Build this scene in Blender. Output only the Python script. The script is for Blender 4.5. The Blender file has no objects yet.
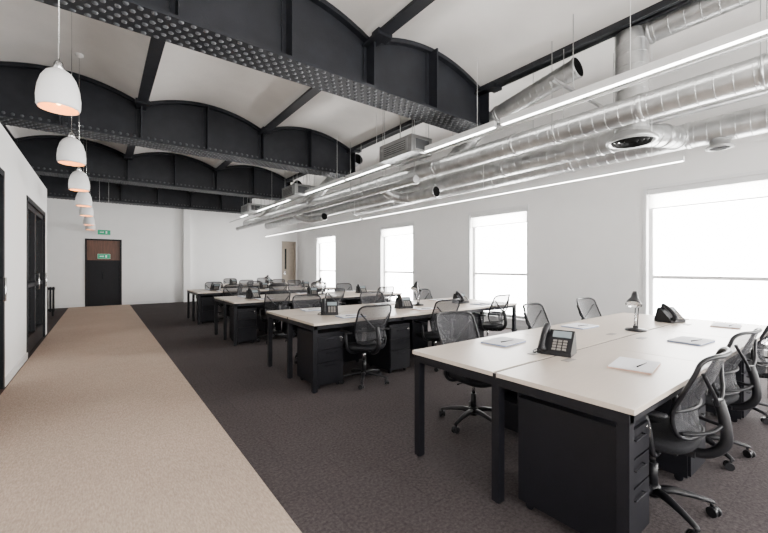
import bpy, bmesh, math, random
from mathutils import Vector, Matrix
random.seed(4)
S = bpy.context.scene
COL = S.collection

# ------------------------------------------------------------ materials
def new_mat(name):
    m = bpy.data.materials.new(name); m.use_nodes = True
    nt = m.node_tree; b = nt.nodes['Principled BSDF']
    return m, nt, b

def mat(name, col, rough=.5, metal=0., var=.06, scale=12., bump=0., bscale=80., stretch=None, emit=None, es=0., spec=.5):
    m, nt, b = new_mat(name)
    N, L = nt.nodes, nt.links
    b.inputs['Roughness'].default_value = rough
    b.inputs['Metallic'].default_value = metal
    b.inputs['Specular IOR Level'].default_value = spec
    tc = N.new('ShaderNodeTexCoord'); mp = N.new('ShaderNodeMapping')
    L.new(tc.outputs['Object'], mp.inputs['Vector'])
    if stretch: mp.inputs['Scale'].default_value = stretch
    nz = N.new('ShaderNodeTexNoise'); nz.inputs['Scale'].default_value = scale
    nz.inputs['Detail'].default_value = 4
    L.new(mp.outputs[0], nz.inputs['Vector'])
    rp = N.new('ShaderNodeValToRGB')
    rp.color_ramp.elements[0].position = .3; rp.color_ramp.elements[1].position = .7
    lo = [max(0, c*(1-var)) for c in col]; hi = [min(1, c*(1+var)) for c in col]
    rp.color_ramp.elements[0].color = (*lo, 1); rp.color_ramp.elements[1].color = (*hi, 1)
    L.new(nz.outputs['Fac'], rp.inputs['Fac']); L.new(rp.outputs[0], b.inputs['Base Color'])
    if bump > 0:
        n2 = N.new('ShaderNodeTexNoise'); n2.inputs['Scale'].default_value = bscale
        L.new(mp.outputs[0], n2.inputs['Vector'])
        bp = N.new('ShaderNodeBump'); bp.inputs['Strength'].default_value = bump
        bp.inputs['Distance'].default_value = .01
        L.new(n2.outputs['Fac'], bp.inputs['Height']); L.new(bp.outputs[0], b.inputs['Normal'])
    if emit:
        b.inputs['Emission Color'].default_value = (*emit, 1); b.inputs['Emission Strength'].default_value = es
    return m

M_wall = mat('wall_paint', (.855, .85, .84), .7, var=.015, scale=3, bump=.05)
M_ceil = mat('ceiling_paint', (.81, .79, .765), .8, var=.05, scale=2, bump=.15, bscale=20)
M_steel = mat('girder_paint', (.014, .0155, .020), .5, var=.25, scale=5, bump=.1, spec=.3)
M_rivet = mat('rivet_paint', (.07, .075, .083), .4, var=.1)
M_black = mat('black_powdercoat', (.0055, .0055, .008), .5, var=.15, spec=.22)
M_plastic = mat('black_plastic', (.009, .009, .011), .4, var=.1, spec=.35)
M_fabric = mat('seat_fabric', (.010, .010, .012), .85, var=.3, scale=120, bump=.3, bscale=300, spec=.2)
M_top = mat('desk_laminate', (.565, .485, .41), .36, var=.03, scale=6, stretch=(1, 12, 1))
M_edge = mat('desk_edge', (.25, .23, .21), .5)
M_duct = mat('galvanised', (.47, .475, .475), .38, metal=.9, var=.16, scale=7)
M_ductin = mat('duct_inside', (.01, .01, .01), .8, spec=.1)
M_white = mat('white_enamel', (.85, .85, .85), .35, var=.01)
M_frame = mat('window_frame', (.78, .78, .78), .5, var=.02)
M_wood = mat('door_wood', (.11, .045, .025), .5, var=.25, scale=4, stretch=(8, 8, 1))
M_paper = mat('paper', (.85, .86, .9), .8, var=.02)
M_blue = mat('blue_cover', (.20, .27, .45), .6)
M_orange = mat('orange_cover', (.62, .40, .32), .6)
M_led = mat('led', (1, 1, 1), .5, emit=(1, .98, .94), es=22)
M_bulb = mat('bulb', (1, .8, .5), .5, emit=(1, .58, .22), es=30)
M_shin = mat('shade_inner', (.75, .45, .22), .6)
M_green = mat('exit_green', (.0, .16, .07), .5, emit=(0, .5, .25), es=.4)
M_screen = mat('lcd', (.25, .3, .32), .25)
M_chrome = mat('chrome', (.7, .7, .7), .2, metal=1)
M_door = mat('pale_door', (.30, .25, .20), .5)
M_grille = mat('grille', (.12, .125, .13), .5, metal=.5)

# carpet
def carpet(name, c1, c2, sc, stretch, tile=None):
    m, nt, b = new_mat(name); N, L = nt.nodes, nt.links
    b.inputs['Roughness'].default_value = .95
    b.inputs['Specular IOR Level'].default_value = .15
    tc = N.new('ShaderNodeTexCoord'); mp = N.new('ShaderNodeMapping')
    mp.inputs['Scale'].default_value = stretch
    L.new(tc.outputs['Object'], mp.inputs['Vector'])
    n1 = N.new('ShaderNodeTexNoise'); n1.inputs['Scale'].default_value = sc; n1.inputs['Detail'].default_value = 6
    n1.inputs['Roughness'].default_value = .7
    L.new(mp.outputs[0], n1.inputs['Vector'])
    r = N.new('ShaderNodeValToRGB'); r.color_ramp.elements[0].position = .32; r.color_ramp.elements[1].position = .68
    r.color_ramp.elements[0].color = (*c1, 1); r.color_ramp.elements[1].color = (*c2, 1)
    L.new(n1.outputs['Fac'], r.inputs['Fac'])
    out = r.outputs[0]
    n3 = N.new('ShaderNodeTexNoise'); n3.inputs['Scale'].default_value = .9; n3.inputs['Detail'].default_value = 3
    L.new(tc.outputs['Object'], n3.inputs['Vector'])
    mr = N.new('ShaderNodeMapRange'); mr.inputs['To Min'].default_value = .86; mr.inputs['To Max'].default_value = 1.12
    L.new(n3.outputs['Fac'], mr.inputs['Value'])
    mx = N.new('ShaderNodeVectorMath'); mx.operation = 'SCALE'
    L.new(out, mx.inputs[0]); L.new(mr.outputs[0], mx.inputs['Scale'])
    if tile:
        bk = N.new('ShaderNodeTexBrick'); bk.offset = .5
        bk.inputs['Scale'].default_value = 1; bk.inputs['Brick Width'].default_value = tile
        bk.inputs['Row Height'].default_value = tile; bk.inputs['Mortar Size'].default_value = .004
        bk.inputs['Color1'].default_value = (1, 1, 1, 1); bk.inputs['Color2'].default_value = (.9, .9, .9, 1)
        bk.inputs['Mortar'].default_value = (.8, .8, .8, 1)
        L.new(tc.outputs['Object'], bk.inputs['Vector'])
        mu = N.new('ShaderNodeVectorMath'); mu.operation = 'MULTIPLY'
        L.new(mx.outputs[0], mu.inputs[0]); L.new(bk.outputs['Color'], mu.inputs[1])
        L.new(mu.outputs[0], b.inputs['Base Color'])
    else:
        L.new(mx.outputs[0], b.inputs['Base Color'])
    n2 = N.new('ShaderNodeTexNoise'); n2.inputs['Scale'].default_value = sc*2
    L.new(mp.outputs[0], n2.inputs['Vector'])
    bp = N.new('ShaderNodeBump'); bp.inputs['Strength'].default_value = .5; bp.inputs['Distance'].default_value = .01
    L.new(n2.outputs['Fac'], bp.inputs['Height']); L.new(bp.outputs[0], b.inputs['Normal'])
    return m
M_carpet = carpet('dark_carpet', (.036, .030, .031), (.098, .084, .085), 55, (1, 1, 1), .5)
M_runner = carpet('beige_runner', (.37, .285, .225), (.61, .49, .40), 30, (4, 1, 1))

# mesh fabric
M_mesh, nt, b = new_mat('chair_mesh')
N, L = nt.nodes, nt.links
b.inputs['Base Color'].default_value = (.035, .035, .04, 1); b.inputs['Roughness'].default_value = .7
tr = N.new('ShaderNodeBsdfTransparent'); mx = N.new('ShaderNodeMixShader')
tc = N.new('ShaderNodeTexCoord'); wv = N.new('ShaderNodeTexNoise'); wv.inputs['Scale'].default_value = 90
mr = N.new('ShaderNodeMapRange'); mr.inputs['To Min'].default_value = .55; mr.inputs['To Max'].default_value = .8
L.new(tc.outputs['Object'], wv.inputs['Vector']); L.new(wv.outputs['Fac'], mr.inputs['Value'])
L.new(mr.outputs[0], mx.inputs[0]); L.new(tr.outputs[0], mx.inputs[1]); L.new(b.outputs[0], mx.inputs[2])
L.new(mx.outputs[0], N['Material Output'].inputs['Surface'])
# glass
M_glass, nt, b = new_mat('pane_glass')
N, L = nt.nodes, nt.links
tr = N.new('ShaderNodeBsdfTransparent'); gl = N.new('ShaderNodeBsdfGlossy'); gl.inputs['Roughness'].default_value = .05
mx = N.new('ShaderNodeMixShader'); mx.inputs[0].default_value = .07
L.new(tr.outputs[0], mx.inputs[1]); L.new(gl.outputs[0], mx.inputs[2]); L.new(mx.outputs[0], N['Material Output'].inputs['Surface'])
# roller blind fabric
M_blind, nt, b = new_mat('blind_fabric')
N, L = nt.nodes, nt.links
tr = N.new('ShaderNodeBsdfTransparent'); tl = N.new('ShaderNodeBsdfTranslucent'); tl.inputs['Color'].default_value = (.9, .9, .88, 1)
wv = N.new('ShaderNodeTexNoise'); wv.inputs['Scale'].default_value = 60
mr = N.new('ShaderNodeMapRange'); mr.inputs['To Min'].default_value = .6; mr.inputs['To Max'].default_value = .8
L.new(wv.outputs['Fac'], mr.inputs['Value'])
mx = N.new('ShaderNodeMixShader'); L.new(mr.outputs[0], mx.inputs[0])
L.new(tr.outputs[0], mx.inputs[1]); L.new(tl.outputs[0], mx.inputs[2]); L.new(mx.outputs[0], N['Material Output'].inputs['Surface'])
M_dglass = mat('dark_glass', (.015, .018, .018), .08, var=.1)

# ------------------------------------------------------------ mesh builder
class MB:
    def __init__(s): s.v = []; s.f = []; s.m = []; s.sm = []
    def add(s, vs, fs, mi=0, sm=False):
        o = len(s.v); s.v += [tuple(v) for v in vs]
        for f in fs: s.f.append(tuple(i+o for i in f)); s.m.append(mi); s.sm.append(sm)
    def box(s, a, b, mi=0, rot=None, piv=None):
        x0, y0, z0 = a; x1, y1, z1 = b
        vs = [Vector(p) for p in [(x0,y0,z0),(x1,y0,z0),(x1,y1,z0),(x0,y1,z0),(x0,y0,z1),(x1,y0,z1),(x1,y1,z1),(x0,y1,z1)]]
        if rot is not None:
            pv = Vector(piv) if piv else (vs[0]+vs[6])/2
            vs = [rot @ (v-pv) + pv for v in vs]
        s.add(vs, [(0,3,2,1),(4,5,6,7),(0,1,5,4),(1,2,6,5),(2,3,7,6),(3,0,4,7)], mi)
    def rings(s, rings, mi=0, sm=True, cap0=True, cap1=True, closed=False):
        n = len(rings[0]); vs = [p for r in rings for p in r]; fs = []
        R = len(rings)
        for i in range(R if closed else R-1):
            j = (i+1) % R
            for k in range(n):
                l = (k+1) % n
                fs.append((i*n+k, i*n+l, j*n+l, j*n+k))
        s.add(vs, fs, mi, sm)
        o = len(s.v)-len(vs)
        if not closed:
            if cap0: s.f.append(tuple(o+k for k in range(n))[::-1]); s.m.append(mi); s.sm.append(False)
            if cap1: s.f.append(tuple(o+(R-1)*n+k for k in range(n))); s.m.append(mi); s.sm.append(False)
    def cyl(s, p0, p1, r0, r1=None, mi=0, n=14, caps=True, sm=True):
        s.tube([p0, p1], [r0, r1 if r1 is not None else r0], mi, n, caps, sm)
    def tube(s, path, r, mi=0, n=8, caps=True, sm=True, closed=False, flat=None):
        P = [Vector(p) for p in path]; K = len(P)
        rr = r if isinstance(r, (list, tuple)) else [r]*K
        T = []
        for i in range(K):
            if closed: t = P[(i+1) % K]-P[i-1]
            else: t = P[min(i+1, K-1)]-P[max(i-1, 0)]
            T.append(t.normalized())
        up = Vector((0,0,1)) if abs(T[0].z) < .9 else Vector((0,1,0))
        u = (up - T[0]*up.dot(T[0])).normalized()
        rs = []
        for i in range(K):
            u = (u - T[i]*u.dot(T[i])).normalized(); w = T[i].cross(u)
            fl = flat if flat else 1
            rs.append([P[i] + (u*math.cos(2*math.pi*k/n) + w*math.sin(2*math.pi*k/n)*fl)*rr[i] for k in range(n)])
        s.rings(rs, mi, sm, caps, caps, closed)
    def lathe(s, prof, c, mi=0, n=24, M=None, sm=True, cap0=False, cap1=False):
        c = Vector(c); rs = []
        for (r, z) in prof:
            ring = []
            for k in range(n):
                p = Vector((r*math.cos(2*math.pi*k/n), r*math.sin(2*math.pi*k/n), z))
                if M is not None: p = M @ p
                ring.append(c+p)
            rs.append(ring)
        s.rings(rs, mi, sm, cap0, cap1)
    def obj(s, name, mats, loc=(0,0,0), rz=0, bevel=0, mesh_only=False, recalc=True):
        me = bpy.data.meshes.new(name)
        me.from_pydata(s.v, [], s.f)
        for m in mats: me.materials.append(m)
        me.polygons.foreach_set('material_index', s.m)
        me.polygons.foreach_set('use_smooth', s.sm)
        if recalc:
            bm = bmesh.new(); bm.from_mesh(me); bmesh.ops.recalc_face_normals(bm, faces=bm.faces[:]); bm.to_mesh(me); bm.free()
        me.update()
        if mesh_only: return me
        return place(name, me, loc, rz, bevel)

def place(name, me, loc=(0,0,0), rz=0, bevel=0):
    o = bpy.data.objects.new(name, me); COL.objects.link(o)
    o.location = loc; o.rotation_euler = (0, 0, rz)
    if bevel:
        md = o.modifiers.new('bevel', 'BEVEL'); md.width = bevel; md.segments = 2; md.limit_method = 'ANGLE'
    return o
def spline(pts, sub=6, closed=False):
    P = [Vector(p) for p in pts]; n = len(P); out = []
    for i in range(n if closed else n-1):
        if closed: p0, p1, p2, p3 = P[i-1], P[i], P[(i+1) % n], P[(i+2) % n]
        else: p0, p1, p2, p3 = P[max(i-1,0)], P[i], P[i+1], P[min(i+2,n-1)]
        for k in range(sub):
            t = k/sub
            out.append(.5*((2*p1)+(-p0+p2)*t+(2*p0-5*p1+4*p2-p3)*t*t+(-p0+3*p1-3*p2+p3)*t**3))
    if not closed: out.append(P[-1])
    return out

# ------------------------------------------------------------ room
XR, YE, YB, XL, ZC = 7.0, 15.7, -4.0, -4.0, 4.5
PX = -.85  # partition face
m = MB(); m.box((XL-.2, YB-.2, -.1), (XR+.3, YE+.6, 0)); m.obj('floor', [M_carpet])
m = MB(); m.box((PX+.03, YB+.01, 0), (.79, YE-.03, .008)); m.obj('carpet_runner', [M_runner])

def wall_open(name, axis, pos, th, a0, a1, z1, ops, mt):
    m = MB()
    def bx(a, b, z0, z1_):
        if b-a < 1e-4 or z1_-z0 < 1e-4: return
        lo, hi = min(pos, pos+th), max(pos, pos+th)
        if axis == 'x': m.box((lo, a, z0), (hi, b, z1_))
        else: m.box((a, lo, z0), (b, hi, z1_))
    c = a0
    for (a, b, z0, zt) in sorted(ops):
        bx(c, a, 0, z1); bx(a, b, 0, z0); bx(a, b, zt, z1); c = b
    bx(c, a1, 0, z1)
    return m.obj(name, [mt])

WZ0, WZ1 = .22, 2.55
wins = [(-2.9,-1.4), (.75,2.27), (4.39,5.88), (7.92,9.43), (12.3,13.8)]
wall_open('wall_right', 'x', XR, .25, YB, YE+.2, ZC+.2, [(a,b,WZ0,WZ1) for a,b in wins], M_wall)
added_rear_wins = [(-.3,1.3), (2.3,3.9), (4.9,6.5)]  # rear windows out of view, added to let more light into the room
wall_open('wall_back', 'y', YB, -.25, XL, XR+.25, ZC+.2, [(a,b,.9,2.9) for a,b in added_rear_wins], M_wall)
wall_open('wall_end', 'y', YE, .2, XL, XR, ZC+.2, [(-.42,.57,0,2.24), (6.28,6.92,0,2.42)], M_wall)
m = MB(); m.box((XL-.2, YB, 0), (XL, YE+.2, ZC+.2)); m.obj('wall_left', [M_wall])
wall_open('wall_partition', 'x', PX, -.15, YB, 9.9, 2.84, [(3.9,5.78,0,2.36), (7.35,9.55,0,2.34)], M_wall)
m = MB(); m.box((2.44, YE-.16, 0), (2.66, YE, 3.44)); m.obj('trim_1', [M_wall], bevel=.004)
m = MB(); m.box((PX-.005, -3.9, 0), (PX+.015, 3.9, .09)); m.box((PX-.005, 5.78, 0), (PX+.015, 7.35, .09)); m.obj('baseboard_left', [M_frame])
m = MB(); m.box((XR-.015, YB, 0), (XR, YE, .09)); m.obj('baseboard_right', [M_frame])
m = MB(); m.box((.57, YE-.015, 0), (2.43, YE, .09)); m.box((2.67, YE-.015, 0), (6.25, YE, .09)); m.box((XL, YE-.015, 0), (-.42, YE, .09)); m.obj('baseboard_end', [M_frame])

def window(i, axis, pos, th, a, b, z0, z1, bars, blind=0):
    m = MB(); t = .05
    def bx(a_, b_, z0_, z1_, d0=.12, d1=.18, mi=0):
        sgn = 1 if th > 0 else -1
        lo, hi = sorted((pos+sgn*d0, pos+sgn*d1))
        if axis == 'x': m.box((lo, a_, z0_), (hi, b_, z1_), mi)
        else: m.box((a_, lo, z0_), (b_, hi, z1_), mi)
    bx(a, a+t, z0, z1); bx(b-t, b, z0, z1); bx(a+t, b-t, z1-t, z1); bx(a+t, b-t, z0, z0+t)
    for z in bars: bx(a+t, b-t, z-.025, z+.025)
    bx(a+t, b-t, z0+t, z1-t, .148, .152, 1)
    bx(a+.01, b-.01, z1-.08, z1, .01, .09)
    if blind:
        bx(a+.02, b-.02, z1-.08-blind, z1-.08, .049, .051, 2); bx(a+.02, b-.02, z1-.095-blind, z1-.08-blind, .043, .057)
    bx(a-.02, b+.02, z0-.03, z0, -.04, .12)
    bx(a-.045, a, z0, z1, -.012, .01); bx(b, b+.045, z0, z1, -.012, .01); bx(a-.045, b+.045, z1, z1+.05, -.012, .01)
    m.obj('window_%d' % i, [M_frame, M_glass, M_blind])
    L_ = bpy.data.lights.new('window_portal', 'AREA'); L_.shape = 'RECTANGLE'
    L_.size = b-a; L_.size_y = z1-z0
    L_.cycles.is_portal = True
    o = bpy.data.objects.new('window_daylight_%d' % i, L_); COL.objects.link(o)
    sgn = 1 if th > 0 else -1
    if axis == 'x': o.location = (pos+sgn*.22, (a+b)/2, (z0+z1)/2)
    else: o.location = ((a+b)/2, pos+sgn*.22, (z0+z1)/2)
    d = Vector((-sgn, 0, 0)) if axis == 'x' else Vector((0, -sgn, 0))
    o.rotation_euler = d.to_track_quat('-Z', 'Y').to_euler()
for i, (a, b) in enumerate(wins): window(i+1, 'x', XR, .25, a, b, WZ0, WZ1, [1.15], .22)
for i, (a, b) in enumerate(added_rear_wins): window(i+6, 'y', YB, -.25, a, b, .9, 2.9, [1.7])

# vaulted ceiling
J = [-3.65, -1.55, .55, 2.65, 4.78]
ZS, RISE = 4.14, .25
def vz(x):
    if x >= J[-1]: return ZC
    for a, b in zip(J, J[1:]):
        if a <= x <= b:
            t = (x-(a+b)/2)/((b-a)/2)
            return ZS + RISE*(1-t*t)
    return ZS
xs = [XL]
for a, b in zip(J, J[1:]): xs += [a+(b-a)*k/16 for k in range(17)]
xs = sorted(set(xs))
m = MB(); vs = []; fs = []
for x in xs:
    z = vz(x) if x < J[-1] else ZS
    vs += [(x, YB, z), (x, YE+.2, z), (x, YE+.2, 4.7), (x, YB, 4.7)]
for i in range(len(xs)-1):
    a = i*4; c = a+4
    fs += [(a, a+1, c+1, c), (a+2, a+3, c+3, c+2)]
m.add(vs, fs, 0, True)
m.box((J[-1], YB, ZC), (XR+.25, YE+.2, ZC+.2))
m.obj('ceiling', [M_ceil], recalc=False)

# joists
for x in J[1:]:
    m = MB()
    w = .075
    m.box((x-w, YB, ZS-.10), (x+w, YE, ZS-.075)); m.box((x-.012, YB, ZS-.08), (x+.012, YE, ZS+.02))
    if x == J[-1]:
        m.box((x-.02, YB, ZS-.1), (x+.02, YE, ZC))
    for y in (3.55, 4.2, 7.4, 8.1, 11.3, 11.95):
        m.box((x-.10, y-.07, ZS-.13), (x+.10, y+.07, ZS-.06))
    m.obj('ceiling_joist', [M_steel])

# riveted girders
GX1 = 4.86
def girder(y0, y1):
    m = MB(); z = 3.46; yc = (y0+y1)/2; x0 = XL
    m.box((x0, y0, z), (GX1, y1, z+.03))
    m.box((x0, yc-.11, z+.03), (GX1, yc+.11, z+.05))
    m.box((x0, yc-.022, z+.05), (GX1, yc+.022, z+.17))
    ww = [x0]+[x for x in xs if x > x0]+[GX1]
    vs = []
    for x in ww:
        zt = (vz(x) if x < J[-1] else ZS)+.01
        vs += [(x, yc-.01, z+.03), (x, yc-.01, zt), (x, yc+.01, z+.03), (x, yc+.01, zt)]
    fs = []
    for i in range(len(ww)-1):
        a = i*4; c = a+4
        fs += [(a, c, c+1, a+1), (a+3, c+3, c+2, a+2), (a+1, c+1, c+3, a+3)]
    m.add(vs, fs)
    vs = []; fs = []
    for x in ww:
        zt = (vz(x) if x < J[-1] else ZS)
        vs += [(x, yc-.09, zt-.06), (x, yc+.09, zt-.06), (x, yc+.09, zt-.005), (x, yc-.09, zt-.005)]
    for i in range(len(ww)-1):
        a = i*4; c = a+4
        fs += [(a, c, c+1, a+1), (a+3, a+2, c+2, c+3), (a, a+3, c+3, c), (a+1, c+1, c+2, a+2)]
    m.add(vs, fs)
    for xa, xb in zip(J, J[1:]):
        for x in (xa, (xa+xb)/2):
            zt = ZS+RISE-.02 if x != xa else ZS-.02
            m.box((x-.012, y0+.03, z+.03), (x+.012, y1-.03, zt-.03))
            m.box((x-.06, yc-.03, z+.05), (x+.06, yc+.03, zt-.03))
    m.box((GX1-.02, y0+.04, z+.03), (GX1, y1-.04, ZS+.0))
    def rivet(p, up):
        r = .024; n = 8; h = .012
        x, y, zz = p; vs = []
        for (rr, hh) in ((r, 0), (r*.85, h*.6), (r*.45, h)):
            for k in range(n):
                c, s_ = math.cos(math.pi*2*k/n)*rr, math.sin(math.pi*2*k/n)*rr
                vs.append((x+c, y+s_, zz-hh) if up == 'd' else (x+c, y-hh, zz+s_))
        fs = [(q*n+k, q*n+(k+1) % n, (q+1)*n+(k+1) % n, (q+1)*n+k) for q in (0, 1) for k in range(n)] + [tuple(range(2*n, 3*n))]
        m.add(vs, fs, 1, True)
    x = x0+.06
    W = y1-y0
    while x < GX1-.03:
        for j, fy in enumerate((.08, .26, .42, .58, .74, .92)):
            rivet((x + (.05 if j % 2 else 0), y0+W*fy, z), 'd')
        rivet((x, yc-.022, z+.11), 's'); x += .10
    m.obj('riveted_girder', [M_steel, M_rivet])
for yf in (4.1, 7.97, 11.83, 15.66): girder(yf-.44, yf)

# ------------------------------------------------------------ left glazed doors
def glazed(i, a, b, zt, n):
    m = MB(); x0, x1 = PX-.12, PX-.02; t = .07
    m.box((x0-.02, a, 0), (x1+.03, a+t, zt)); m.box((x0-.02, b-t, 0), (x1+.03, b, zt)); m.box((x0-.02, a, zt-t), (x1+.03, b, zt))
    w = (b-a-2*t)/n
    for k in range(n):
        u = a+t+w*k
        m.box((x0, u, .01), (x1, u+.06, zt-t)); m.box((x0, u+w-.06, .01), (x1, u+w, zt-t))
        m.box((x0, u, .01), (x1, u+w, .25)); m.box((x0, u, 1.0), (x1, u+w, 1.06)); m.box((x0, u, zt-t-.08), (x1, u+w, zt-t))
        m.box((x0+.04, u+.06, .25), (x0+.05, u+w-.06, zt-t-.08), 1)
        m.tube([(x1+.0, u+w-.03, .95), (x1+.05, u+w-.03, .95), (x1+.05, u+w-.03, 1.2), (x1, u+w-.03, 1.2)], .009, 2, 8)
    m.obj('door_%d' % i, [M_black, M_dglass, M_chrome])
glazed(1, 3.9, 5.78, 2.36, 2); glazed(2, 7.35, 9.55, 2.34, 2)
# end door
m = MB()
m.box((-.42, YE-.02, 0), (-.37, YE+.16, 2.24)); m.box((.52, YE-.02, 0), (.57, YE+.16, 2.24)); m.box((-.37, YE-.02, 2.19), (.52, YE+.16, 2.24))
m.box((-.37, YE+.12, 0), (.52, YE+.16, 2.19))  # black backing panel, added to stop light leaking between the door leaves
m.box((-.37, YE+.06, 1.52), (.52, YE+.1, 2.19), 1)
m.box((-.37, YE+.04, .01), (.073, YE+.1, 1.5)); m.box((.077, YE+.04, .01), (.52, YE+.1, 1.5))
m.box((-.37, YE+.03, 1.48), (.52, YE+.1, 1.53))
for x in (-.33, .12): m.box((x, YE+.034, .15), (x+.36, YE+.04, .7)); m.box((x, YE+.034, .8), (x+.36, YE+.04, 1.4))
m.tube([(.04, YE+.04, .9), (.04, YE-.01, .9), (.04, YE-.01, 1.15), (.04, YE+.04, 1.15)], .01, 0)
m.obj('door_3', [M_black, M_wood, M_dglass, M_chrome])
m = MB()
m.box((6.28, YE-.02, 0), (6.34, YE+.1, 2.42)); m.box((6.86, YE-.02, 0), (6.92, YE+.1, 2.42)); m.box((6.34, YE-.02, 2.36), (6.86, YE+.1, 2.42))
m.box((6.34, YE+.03, .0), (6.86, YE+.07, 2.36)); m.box((6.42, YE+.02, 1.2), (6.5, YE+.03, 2.1), 1)
m.box((6.40, YE+.015, .95), (6.46, YE+.03, 1.1), 2)
m.obj('door_4', [M_door, M_dglass, M_chrome])
# exit signs
def exit_sign(loc, drop):
    m = MB(); m.box((-.17, -.02, -.08), (.17, .02, .08), 0); m.box((-.165, -.024, -.075), (.165, -.02, .075), 1)
    m.box((-.11, -.027, -.012), (-.03, -.024, .012), 2); m.box((.04, -.027, -.04), (.08, -.024, .04), 2)
    m.add([(-.03,-.026,-.03), (.0,-.026,0), (-.03,-.026,.03)], [(0,1,2)], 2)
    if drop: m.cyl((-.12,0,.08), (-.12,0,drop), .004, None, 0, 6); m.cyl((.12,0,.08), (.12,0,drop), .004, None, 0, 6)
    m.obj('exit_sign', [M_white, M_green, M_white], loc)
exit_sign((.08, 15.1, 2.42), 1.68)
exit_sign((.08, YE+.035, 1.66), 0)

# black radiator past the partition
m = MB()
for k in range(8): m.box((-1.45+k*.06, 13.2, .12), (-1.41+k*.06, 13.32, .78))
m.box((-1.47, 13.23, .14), (-.98, 13.29, .2)); m.box((-1.47, 13.23, .7), (-.98, 13.29, .76))
m.box((-1.44, 13.22, 0), (-1.40, 13.3, .14)); m.box((-1.04, 13.22, 0), (-1.0, 13.3, .14))
m.obj('column_radiator', [M_black], bevel=.006)

# ------------------------------------------------------------ pendants
PZ = 2.415
def pendant_mesh():
    m = MB(); k_ = .84
    f = lambda pr: [(r*k_, z*k_) for r, z in pr]
    out = [(.030,.33), (.05,.325), (.085,.30), (.115,.25), (.137,.17), (.146,.09), (.143,.02), (.135,0)]
    inn = [(.130,.002), (.137,.03), (.139,.09), (.130,.17), (.108,.245), (.08,.29), (.03,.315)]
    m.lathe(f(out+inn[:1]), (0,0,0), 0, 32); m.lathe(f(inn), (0,0,0), 1, 32, cap1=True)
    m.lathe(f([(.0305,.33), (.034,.335), (.034,.37), (.026,.39), (.008,.40), (.004,.42)]), (0,0,0), 2, 20, cap1=True)
    m.lathe(f([(.012,.30), (.02,.27), (.02,.24)]), (0,0,0), 2, 12)
    m.lathe(f([(.015,.24), (.032,.205), (.045,.15), (.042,.10), (.025,.05), (.004,.035)]), (0,0,0), 3, 16, cap1=True)
    top = vz(-.25)-PZ
    m.cyl((0,0,.34), (0,0,top-.02), .003, None, 2, 6)
    m.lathe([(.05,top), (.05,top-.03), (.02,top-.045), (.004,top-.05)], (0,0,0), 0, 16)
    return m.obj('pendant_lamp', [M_white, M_shin, M_chrome, M_bulb], mesh_only=True)
pm = pendant_mesh()
for k, y in enumerate((3.45, 5.2, 6.95, 8.7, 10.35, 12.6, 14.2)):
    place('pendant_lamp', pm, (-.25 if k else -.235, y, PZ))

# ------------------------------------------------------------ ductwork (runs along y)
def spiral(m, p0, p1, r, pitch=.11, open0=False, n=24, capx=True):
    p0, p1 = Vector(p0), Vector(p1); L_ = (p1-p0).length; d = (p1-p0)/L_
    q = d.to_track_quat('Z', 'Y').to_matrix()
    m.lathe([(r, 0), (r, L_)], p0, 0, n, q)
    z = pitch/2
    while z < L_-.01:
        m.lathe([(r-.001, z-.006), (r+.0035, z-.003), (r+.0035, z+.003), (r-.001, z+.006)], p0, 0, n, q); z += pitch
    for e, sgn in ((0, 1), (L_, -1)):
        m.lathe([(r, e), (r+.010, e+sgn*.004), (r+.010, e+sgn*.03), (r, e+sgn*.034)], p0, 0, n, q)
    if L_ > 3:
        z = 1.5
        while z < L_-1:
            m.lathe([(r, z-.03), (r+.008, z-.026), (r+.008, z+.026), (r, z+.03)], p0, 0, n, q); z += 1.5
    if open0:
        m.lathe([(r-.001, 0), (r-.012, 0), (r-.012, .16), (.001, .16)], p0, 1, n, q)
    elif capx:
        m.lathe([(r, 0), (.001, 0)], p0, 0, n, q)
    m.lathe([(r, L_), (.001, L_)], p0, 0, n, q)
def elbow(m, pts, r, n=24, segs=5):
    P = spline(pts, segs)
    m.tube(P, r, 0, n)
    for i in range(0, len(P), 3):
        t = (P[min(i+1, len(P)-1)]-P[max(i-1, 0)]).normalized(); q = t.to_track_quat('Z', 'Y').to_matrix()
        m.lathe([(r-.001, -.010), (r+.006, -.005), (r+.006, .005), (r-.001, .010)], P[i], 0, n, q)

QY = Vector((0,1,0)).to_track_quat('Z','Y').to_matrix()
m = MB(); spiral(m, (4.5, -1.5, 2.98), (4.5, 14.8, 2.98), .135, .13)
for y in (.6, 2.4, 4.9, 7.0, 9.2, 12.7):
    for dx in (-.14, .14): m.cyl((4.5+dx, y, 2.98), (4.5+dx, y, 4.05), .004, None, 0, 6)
    m.lathe([(.139, -.015), (.144, -.015), (.144, .015), (.139, .015)], (4.5, y, 2.98), 0, 20, QY)
m.obj('spiral_duct', [M_duct, M_ductin])
m = MB(); spiral(m, (5.27, 2.2, 2.93), (5.27, 14.6, 2.93), .135, .13)
elbow(m, [(5.27, 2.22, 2.93), (5.27, 1.98, 2.93), (5.38, 1.76, 2.94), (5.62, 1.66, 2.96)], .137)
spiral(m, (5.6, 1.66, 2.96), (5.95, 1.6, 2.98), .137)
for y in (3.2, 6.4, 10., 13.): m.cyl((5.27, y, 3.04), (5.27, y, ZC), .005, None, 0, 6)
m.obj('spiral_duct', [M_duct, M_ductin])
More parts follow.
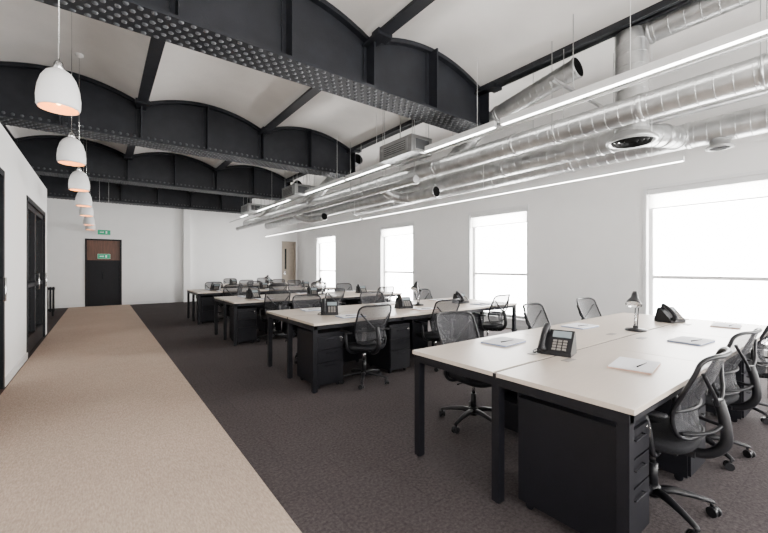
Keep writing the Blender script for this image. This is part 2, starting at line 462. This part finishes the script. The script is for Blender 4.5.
# wall-side duct with take-off
m = MB(); spiral(m, (6.1, -1.5, 3.02), (6.1, 9.5, 3.02), .16, .13)
for y in (2.4, 5.2, 8.): m.cyl((6.1, y, 3.14), (6.1, y, ZC), .005, None, 0, 6)
m.lathe([(.10,-.12), (.10,-.20), (.14,-.22), (.14,-.24), (.001,-.24)], (6.1, 1.2, 3.02), 0, 24)
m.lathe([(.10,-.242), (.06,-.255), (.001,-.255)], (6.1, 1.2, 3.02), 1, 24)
m.obj('spiral_duct', [M_duct, M_ductin])
m = MB(); spiral(m, (4.05, 4.5, 2.72), (4.05, 14.4, 2.72), .06, .12)
for y in (5.4, 8.5, 12.5): m.cyl((4.05, y, 2.77), (4.05, y, 4.1), .004, None, 0, 6)
m.obj('small_duct', [M_duct, M_ductin])
for y in (2.4, 7.7, 11.2):
    m = MB()
    spiral(m, (5.02, y, 3.95), (5.02, y+1.25, 3.72), .13, .1, open0=True)
    elbow(m, [(5.02, y+1.25, 3.72), (5.0, y+1.5, 3.62), (4.85, y+1.68, 3.4), (4.66, y+1.75, 3.15), (4.52, y+1.78, 3.0)], .13)
    m.obj('branch_duct', [M_duct, M_ductin])
for y in (5.0, 9.4):
    m = MB()
    spiral(m, (5.0, y, 2.72), (4.95, y+.7, 2.70), .10, .1, open0=True)
    elbow(m, [(4.95, y+.7, 2.70), (4.9, y+.9, 2.72), (4.72, y+1.05, 2.8), (4.55, y+1.1, 2.92)], .10)
    m.obj('branch_duct', [M_duct, M_ductin])
# drop duct with diffuser: rises straight to the ceiling, tee to a horizontal run
m = MB(); DX, DY = 4.96, 1.76
spiral(m, (DX, DY, 2.86), (DX, DY, 4.49), .17, .14)
m.lathe([(.17, 2.90), (.185, 2.86), (.26, 2.80), (.26, 2.77), (.225, 2.77), (.21, 2.80), (.001, 2.80)], (DX, DY, 0), 0, 28)
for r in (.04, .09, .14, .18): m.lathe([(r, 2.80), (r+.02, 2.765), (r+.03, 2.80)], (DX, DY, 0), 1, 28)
spiral(m, (DX+.05, DY-.16, 4.02), (DX+.05, -1.6, 4.02), .14, .14)
m.obj('air_drop_duct', [M_duct, M_ductin])
# conduits
m = MB()
for (x, z, r) in ((4.33, 3.27, .02), (4.40, 3.27, .014), (5.72, 3.2, .03), (3.9, 3.0, .014)):
    m.cyl((x, -1.5, z), (x, 14.9, z), r, None, 0, 10)
m.box((5.45, -1, 3.24), (5.62, 14.6, 3.25)); m.box((5.45, -1, 3.24), (5.455, 14.6, 3.29)); m.box((5.615, -1, 3.24), (5.62, 14.6, 3.29))
for y in (0., 2.1, 5.2, 8.6, 12.2): m.box((3.86, y, 3.31), (5.8, y+.03, 3.34)); m.cyl((5.68, y+.015, 3.3), (5.68, y+.015, ZC), .005, None, 0, 6); m.cyl((4.3, y+.015, 3.3), (4.3, y+.015, 4.2), .005, None, 0, 6)
m.obj('service_conduits', [M_duct])
for y in (4.45, 8.9, 12.6):
    m = MB()
    m.box((3.9, y, 3.14), (4.35, y+.85, 3.42))
    m.box((3.95, y-.012, 3.17), (4.3, y, 3.39), 0); m.box((3.98, y-.014, 3.2), (4.27, y-.011, 3.36), 1)
    m.box((3.888, y+.1, 3.18), (3.9, y+.75, 3.38), 0)
    for k in range(5): m.box((3.884, y+.14, 3.20+k*.034), (3.889, y+.71, 3.212+k*.034), 1)
    for dx in (.02, .38):
        for dy in (.05, .78): m.cyl((3.94+dx, y+dy, 3.42), (3.94+dx, y+dy, 4.22), .005, None, 0, 6)
    m.obj('fan_coil_unit', [M_duct, M_grille], bevel=.004)
def linear(x, z, y0, y1, w=.05, h=.06, name='linear_light'):
    m = MB()
    m.box((x-w/2, y0, z), (x+w/2, y1, z+h), 0); m.box((x-w/2+.006, y0+.01, z-.006), (x+w/2-.006, y1-.01, z), 1)
    y = y0+.3
    while y < y1: m.cyl((x, y, z+h), (x, y, ZC if x > J[-1] else 4.25), .003, None, 0, 6); y += 2.4
    m.obj(name, [M_white, M_led])
for a, b_ in ((-1.2, 3.0), (3.1, 6.9), (7.0, 10.9), (11.0, 14.5)): linear(4.2, 3.18, a, b_, .06, .08)
linear(5.1, 2.48, 1.3, 7.6, .035, .05); linear(5.1, 2.48, 7.7, 14.4, .035, .05)

# ------------------------------------------------------------ benches
HT = .73
def pedestal(m, x, y, w, d, face, h=.6):
    m.box((x, y, .045), (x+w, y+d, .045+h-.05), 0)
    m.box((x-.003, y-.003, h-.01), (x+w+.003, y+d+.003, h+.005), 0)
    yf = y if face < 0 else y+d
    zz = [.06, .30, .435, .575]
    for a, b_ in zip(zz, zz[1:]):
        if face < 0: m.box((x+.006, yf-.016, a), (x+w-.006, yf, b_-.01), 0)
        else: m.box((x+.006, yf, a), (x+w-.006, yf+.016, b_-.01), 0)
        c = x+w/2; s_ = face
        m.tube([(c-.06, yf+s_*.016, b_-.045), (c-.06, yf+s_*.034, b_-.045), (c+.06, yf+s_*.034, b_-.045), (c+.06, yf+s_*.016, b_-.045)], .004, 0, 6)
    m.cyl((x+w-.04, yf+face*.014, .545), (x+w-.04, yf+face*.022, .545), .011, None, 2, 12)
    m.box((x+w-.044, yf+face*.03-.002, .50), (x+w-.036, yf+face*.03+.002, .545), 2)
    for dx in (.04, w-.04):
        for dy in (.05, d-.05): m.cyl((x+dx-.012, y+dy, .024), (x+dx+.012, y+dy, .024), .024, None, 0, 12)
def bench(x0, y0, n, D=1.38, near_p=(.08, 1.06, 2.5), far_p=(.8, 2.05, 3.2)):
    m = MB(); w = 1.2; x1 = x0+n*w; y1 = y0+D; yc = (y0+y1)/2
    for k in range(n):
        a, b_ = x0+k*w+.002, x0+(k+1)*w-.002
        m.box((a, y0, HT-.025), (b_, yc-.012, HT), 1); m.box((a, yc+.012, HT-.025), (b_, y1, HT), 1)
        c = (a+b_)/2
        for yy in (yc-.14, yc+.09): m.box((c-.05, yy, HT), (c+.05, yy+.05, HT+.003), 3)
    m.box((x0, yc-.01, HT-.04), (x1, yc+.01, HT-.006), 0)
    for yy in (y0+.02, yc-.1, yc+.06, y1-.06): m.box((x0+.01, yy, HT-.07), (x1-.01, yy+.04, HT-.0255), 0)
    for k in range(n+1):
        x = min(max(x0+k*w-.025, x0+.004), x1-.054)
        m.box((x, y0+.02, HT-.075), (x+.05, y1-.02, HT-.0258), 0)
        legs = (y0+.02, yc-.03, y1-.07) if k in (0, n) else (yc-.03,)
        for yy in legs: m.box((x, yy, .008), (x+.05, yy+.05, HT-.07), 0); m.cyl((x+.025, yy+.025, 0), (x+.025, yy+.025, .01), .02, None, 0, 10)
    m.box((x0+.1, yc-.09, HT-.19), (x1-.1, yc+.09, HT-.18), 0); m.box((x0+.1, yc-.09, HT-.19), (x1-.1, yc-.08, HT-.1), 0); m.box((x0+.1, yc+.08, HT-.19), (x1-.1, yc+.09, HT-.1), 0)
    for p in near_p:
        if p+.32 < n*w: pedestal(m, x0+p, y0+.09, .32, .5, -1)
    for p in far_p:
        if p+.32 < n*w: pedestal(m, x0+p, y1-.59, .32, .5, 1)
    return m.obj('bench_desk', [M_black, M_top, M_chrome, M_edge], bevel=.0025)
YS = (.61, 3.52, 6.42, 9.3, 12.2)
for i, y in enumerate(YS):
    if i < 4: bench(1.75, y, 3)
    else: bench(2.95, y, 2)

# ------------------------------------------------------------ task chair
def chair_mesh():
    m = MB()
    m.lathe([(.035,.07), (.042,.08), (.04,.125), (.028,.14)], (0,0,0), 0, 16, cap0=True, cap1=True)
    for k in range(5):
        a = math.radians(90+72*k); d = Vector((math.cos(a), math.sin(a), 0)); t = Vector((-d.y, d.x, 0))
        rs = []
        for (r, z, w, h) in ((.02,.105,.028,.024), (.10,.112,.024,.021), (.2,.098,.019,.016), (.285,.078,.016,.012), (.30,.072,.010,.008)):
            c = d*r+Vector((0,0,z))
            rs.append([c+t*(w*math.cos(q))+Vector((0,0,h*math.sin(q))) for q in [2*math.pi*j/10 for j in range(10)]])
        m.rings(rs, 0)
        c = d*.285
        m.cyl(c+Vector((0,0,.05)), c+Vector((0,0,.075)), .008, None, 0, 8)
        a2 = a+.7+k; e = Vector((math.cos(a2), math.sin(a2), 0)); c2 = c+Vector((-e.y, e.x, 0))*.012
        for s_ in (-1, 1):
            q0 = c2+e*(.008*s_)+Vector((0,0,.027)); q1 = c2+e*(.024*s_)+Vector((0,0,.027))
            m.cyl(q0, q1, .027, None, 0, 14)
        m.cyl(c2-e*.012+Vector((0,0,.034)), c2+e*.012+Vector((0,0,.034)), .022, None, 0, 10)
    m.cyl((0,0,.13), (0,0,.26), .027, .024, 0, 14); m.cyl((0,0,.26), (0,0,.38), .015, None, 3, 12)
    m.box((-.075,-.13,.365), (.075,.10,.405)); m.box((-.05,-.20,.375), (.05,-.12,.40))
    m.tube([(.07,.02,.385), (.19,.03,.38), (.21,.03,.378)], .007, 0, 8)
    def sup(cx, cy, a, b_, z, dz=0, n=32, e=3.2):
        out = []
        for j in range(n):
            q = 2*math.pi*j/n; c, s_ = math.cos(q), math.sin(q)
            x = a*math.copysign(abs(c)**(2/e), c); y = b_*math.copysign(abs(s_)**(2/e), s_)
            x *= 1-.08*(-y/b_)  if y < 0 else 1
            zz = z - (max(0, y/b_)**4)*.028 + dz*(abs(x)/a)**3
            out.append(Vector((cx+x, cy+y, zz)))
        return out
    m.rings([sup(0,.02,.15,.16,.405), sup(0,.02,.215,.205,.408), sup(0,.02,.238,.226,.425,.004), sup(0,.02,.242,.230,.445,.008), sup(0,.02,.232,.222,.463,.010), sup(0,.02,.19,.18,.470,.008), sup(0,.02,.09,.09,.468,0)], 1)
    def bp(u, v, off=0):
        z = .50+v*.44
        hw = .175+.055*math.sin(min(1, v*1.25)*math.pi*.5) - .035*max(0, v-.75)*4*.6
        y = -.215-.05*v + .035*math.sin(math.pi*min(1, v*1.6)) - .10*max(0, v-.3)**1.5
        y += .055*(abs(u)**2.2)
        return Vector((u*hw, y+off, z))
    nu, nv = 14, 14; vs = []; fs = []
    for j in range(nv+1):
        for i in range(nu+1):
            u = -1+2*i/nu; v = j/nv
            vs.append(bp(u*.985, .015+v*.97))
    for j in range(nv):
        for i in range(nu):
            a = j*(nu+1)+i; fs.append((a, a+1, a+nu+2, a+nu+1))
    m.add(vs, fs, 2, True)
    loop = []
    for u in (-.8, -.4, 0, .4, .8): loop.append(bp(u, -.005))
    for v in (.07, .3, .55, .8, .94): loop.append(bp(1, v))
    for u in (.8, .4, 0, -.4, -.8): loop.append(bp(u, 1.0+.012*(1-abs(u))))
    for v in (.94, .8, .55, .3, .07): loop.append(bp(-1, v))
    m.tube(spline(loop, 4, True), .0115, 0, 8, closed=True)
    m.tube([bp(-1+.1*k, .33, -.008) for k in range(21)], .010, 0, 6)
    m.tube(spline([(0,-.12,.385), (0,-.24,.40), (0,-.315,.48), (0,-.31,.60), (0,-.285,.70)], 5), [.026]*21, 0, 10)
    for s_ in (-1, 1):
        m.tube(spline([(0,-.285,.66), (s_*.08,-.29,.72), (s_*.15,-.275,.80), (s_*.205,-.265,.86)], 5), .010, 0, 8)
        m.tube(spline([(0,-.31,.58), (s_*.07,-.28,.55), (s_*.13,-.23,.535), (s_*.172,-.17,.53)], 5), .010, 0, 8)
        m.tube(spline([(s_*.05,-.05,.39), (s_*.20,-.06,.39), (s_*.262,-.06,.44), (s_*.272,-.05,.54), (s_*.265,-.03,.615)], 5), .014, 0, 10, flat=1.5)
        rs = []
        for (y, w, h) in ((-.135,.012,.006), (-.125,.028,.012), (-.05,.034,.014), (.05,.034,.014), (.10,.028,.012), (.115,.012,.006)):
            rs.append([Vector((s_*.262+w*math.cos(q), y, .628+h*math.sin(q))) for q in [2*math.pi*j/12 for j in range(12)]])
        m.rings(rs, 0)
    m.v = [(x*.95, y*.95, z*.95) for x, y, z in m.v]
    return m.obj('task_chair', [M_plastic, M_fabric, M_mesh, M_chrome], mesh_only=True)
cm = chair_mesh()
def chair(x, y, rz): place('task_chair', cm, (x, y, 0), math.radians(rz))
chair(2.42, .755, 2); chair(3.44, .79, -5); chair(4.6, .80, 3)
chair(2.52, 2.08, 172); chair(3.85, 2.08, 184); chair(5.05, 2.08, 176)
for i, y in enumerate(YS[1:]):
    xs_ = (2.42, 3.56, 4.72) if i < 3 else (3.62, 4.75)
    for k, x in enumerate(xs_):
        chair(x+random.uniform(-.03,.04), y+.12+random.uniform(-.08,.03), random.uniform(-10,10))
    for k, x in enumerate(xs_):
        chair(x+random.uniform(-.05,.05)+.0, y+1.30+random.uniform(-.03,.05), 180+random.uniform(-10,10))

# ------------------------------------------------------------ desk accessories
def phone_mesh():
    m = MB()
    prof = [(-.09,0), (.09,0), (.09,.03), (.055,.15), (.035,.155), (-.09,.028)]
    vs = [(-.105, y, z) for y, z in prof]+[(.105, y, z) for y, z in prof]; n = len(prof)
    m.add(vs, [tuple(range(n))[::-1], tuple(range(n, 2*n))]+[(k, (k+1) % n, n+(k+1) % n, n+k) for k in range(n)])
    def onf(x0, x1, t0, t1, h, mi):
        b0 = Vector((0, -.09, .028)); d = Vector((0, .125, .127)).normalized(); nn = Vector((0, -.127, .125)).normalized()
        P = []
        for hh in (0, h):
            for (x, t) in ((x0,t0), (x1,t0), (x1,t1), (x0,t1)): P.append(b0+d*t+nn*hh+Vector((x,0,0)))
        m.add(P, [(0,3,2,1),(4,5,6,7),(0,1,5,4),(1,2,6,5),(2,3,7,6),(3,0,4,7)], mi)
    onf(-.025, .09, .115, .165, .004, 1)
    for i in range(3):
        for j in range(4): onf(-.015+i*.032, .008+i*.032, .012+j*.022, .026+j*.022, .005, 2)
    b0 = Vector((-.068, -.09, .028)); d = Vector((0, .125, .127)).normalized(); nn = Vector((0, -.127, .125)).normalized()
    path = [b0+d*t+nn*h for t, h in ((-.01,.022), (.02,.04), (.06,.05), (.11,.05), (.155,.04), (.185,.022))]
    m.tube(spline(path, 4), [.024]*4+[.019]*13+[.022]*2+[.025]*2, 0, 12)
    m.cyl(b0+d*.01, b0+d*.01+nn*.03, .024, .024, 0, 12); m.cyl(b0+d*.165, b0+d*.165+nn*.03, .024, .024, 0, 12)
    m.tube(spline([b0+d*-.01+nn*.02, (-.11,-.12,.012), (-.14,-.05,.008), (-.13,.06,.008), (-.07,.09,.02)], 5), .004, 0, 6)
    return m.obj('desk_phone', [M_plastic, M_screen, M_edge], mesh_only=True, bevel=0)
ph = phone_mesh()
def lamp_mesh():
    m = MB()
    m.lathe([(.001,0), (.085,0), (.088,.008), (.08,.018), (.02,.024), (.012,.04), (.001,.04)], (0,0,0), 0, 24)
    a = Vector((0,0,.035)); b_ = Vector((-.07,0,.22)); c = Vector((.05,0,.33))
    for s_ in (-.012, .012):
        m.cyl(a+Vector((0,s_,0)), b_+Vector((0,s_,0)), .005, None, 0, 8); m.cyl(b_+Vector((0,s_,0)), c+Vector((0,s_,0)), .005, None, 0, 8)
    for p in (a, b_, c): m.cyl(p+Vector((0,-.02,0)), p+Vector((0,.02,0)), .013, None, 0, 12)
    m.tube([a+Vector((.02,0,.02)), a+Vector((-.02,0,.12))], .007, 1, 8)
    d = Vector((.55,0,-.83)).normalized(); q = d.to_track_quat('Z','Y').to_matrix()
    m.lathe([(.001,-.03), (.02,-.03), (.026,0), (.03,.03), (.055,.07), (.064,.10)], c, 0, 24, q)
    m.lathe([(.061,.10), (.052,.073), (.02,.05), (.001,.05)], c, 1, 24, q)
    m.lathe([(.001,.088), (.018,.083), (.022,.07), (.012,.05)], c, 2, 12, q)
    return m.obj('desk_lamp', [M_plastic, M_chrome, M_white], mesh_only=True)
lm = lamp_mesh()
def note(x, y, rz, cov):
    m = MB()
    m.box((-.15,-.105,0), (.15,.105,.008), 0); m.box((-.148,-.107,.008), (.152,.103,.014), 1, Matrix.Rotation(.03, 3, 'Z'))
    m.cyl((-.08,-.03,.018), (.06,-.05,.018), .004, .002, 2, 8)
    m.obj('notepad_stack', [cov, M_paper, M_black], (x, y, HT), math.radians(rz))
def phone(x, y, rz): place('desk_phone', ph, (x, y, HT), math.radians(rz))
def lamp(x, y, rz): place('desk_lamp', lm, (x, y, HT), math.radians(rz))
phone(2.48, 1.33, -75); phone(4.85, 1.36, -20)
lamp(3.93, 1.36, 190)
note(2.52, .88, 8, M_orange); note(3.7, .9, -5, M_blue); note(4.92, .92, 6, M_orange)
note(2.5, 1.77, 4, M_blue); note(3.75, 1.78, -4, M_blue)
for i, y in enumerate(YS[1:]):
    xx = (2.3, 3.5, 4.7) if i < 3 else (3.5, 4.7)
    for x in xx:
        phone(x-.05, y+.58, random.uniform(-30,10)); note(x+.05, y+.25, random.uniform(-8,8), random.choice([M_blue, M_orange]))
        note(x, y+1.12, random.uniform(-8,8), random.choice([M_blue, M_orange]))
    if i < 3: lamp(3.85-.1*i, y+.72, 195)

# ------------------------------------------------------------ light + camera
w = bpy.data.worlds.new('sky'); S.world = w; w.use_nodes = True
bg = w.node_tree.nodes['Background']; bg.inputs[0].default_value = (1, .985, .965, 1); bg.inputs[1].default_value = 36

cam = bpy.data.cameras.new('camera'); co = bpy.data.objects.new('camera', cam); COL.objects.link(co)
co.location = (0, 0, 1.32); co.rotation_euler = (math.radians(90), 0, math.radians(-37.04))
cam.lens = 375*36/768; cam.sensor_width = 36; cam.clip_start = .05
S.camera = co
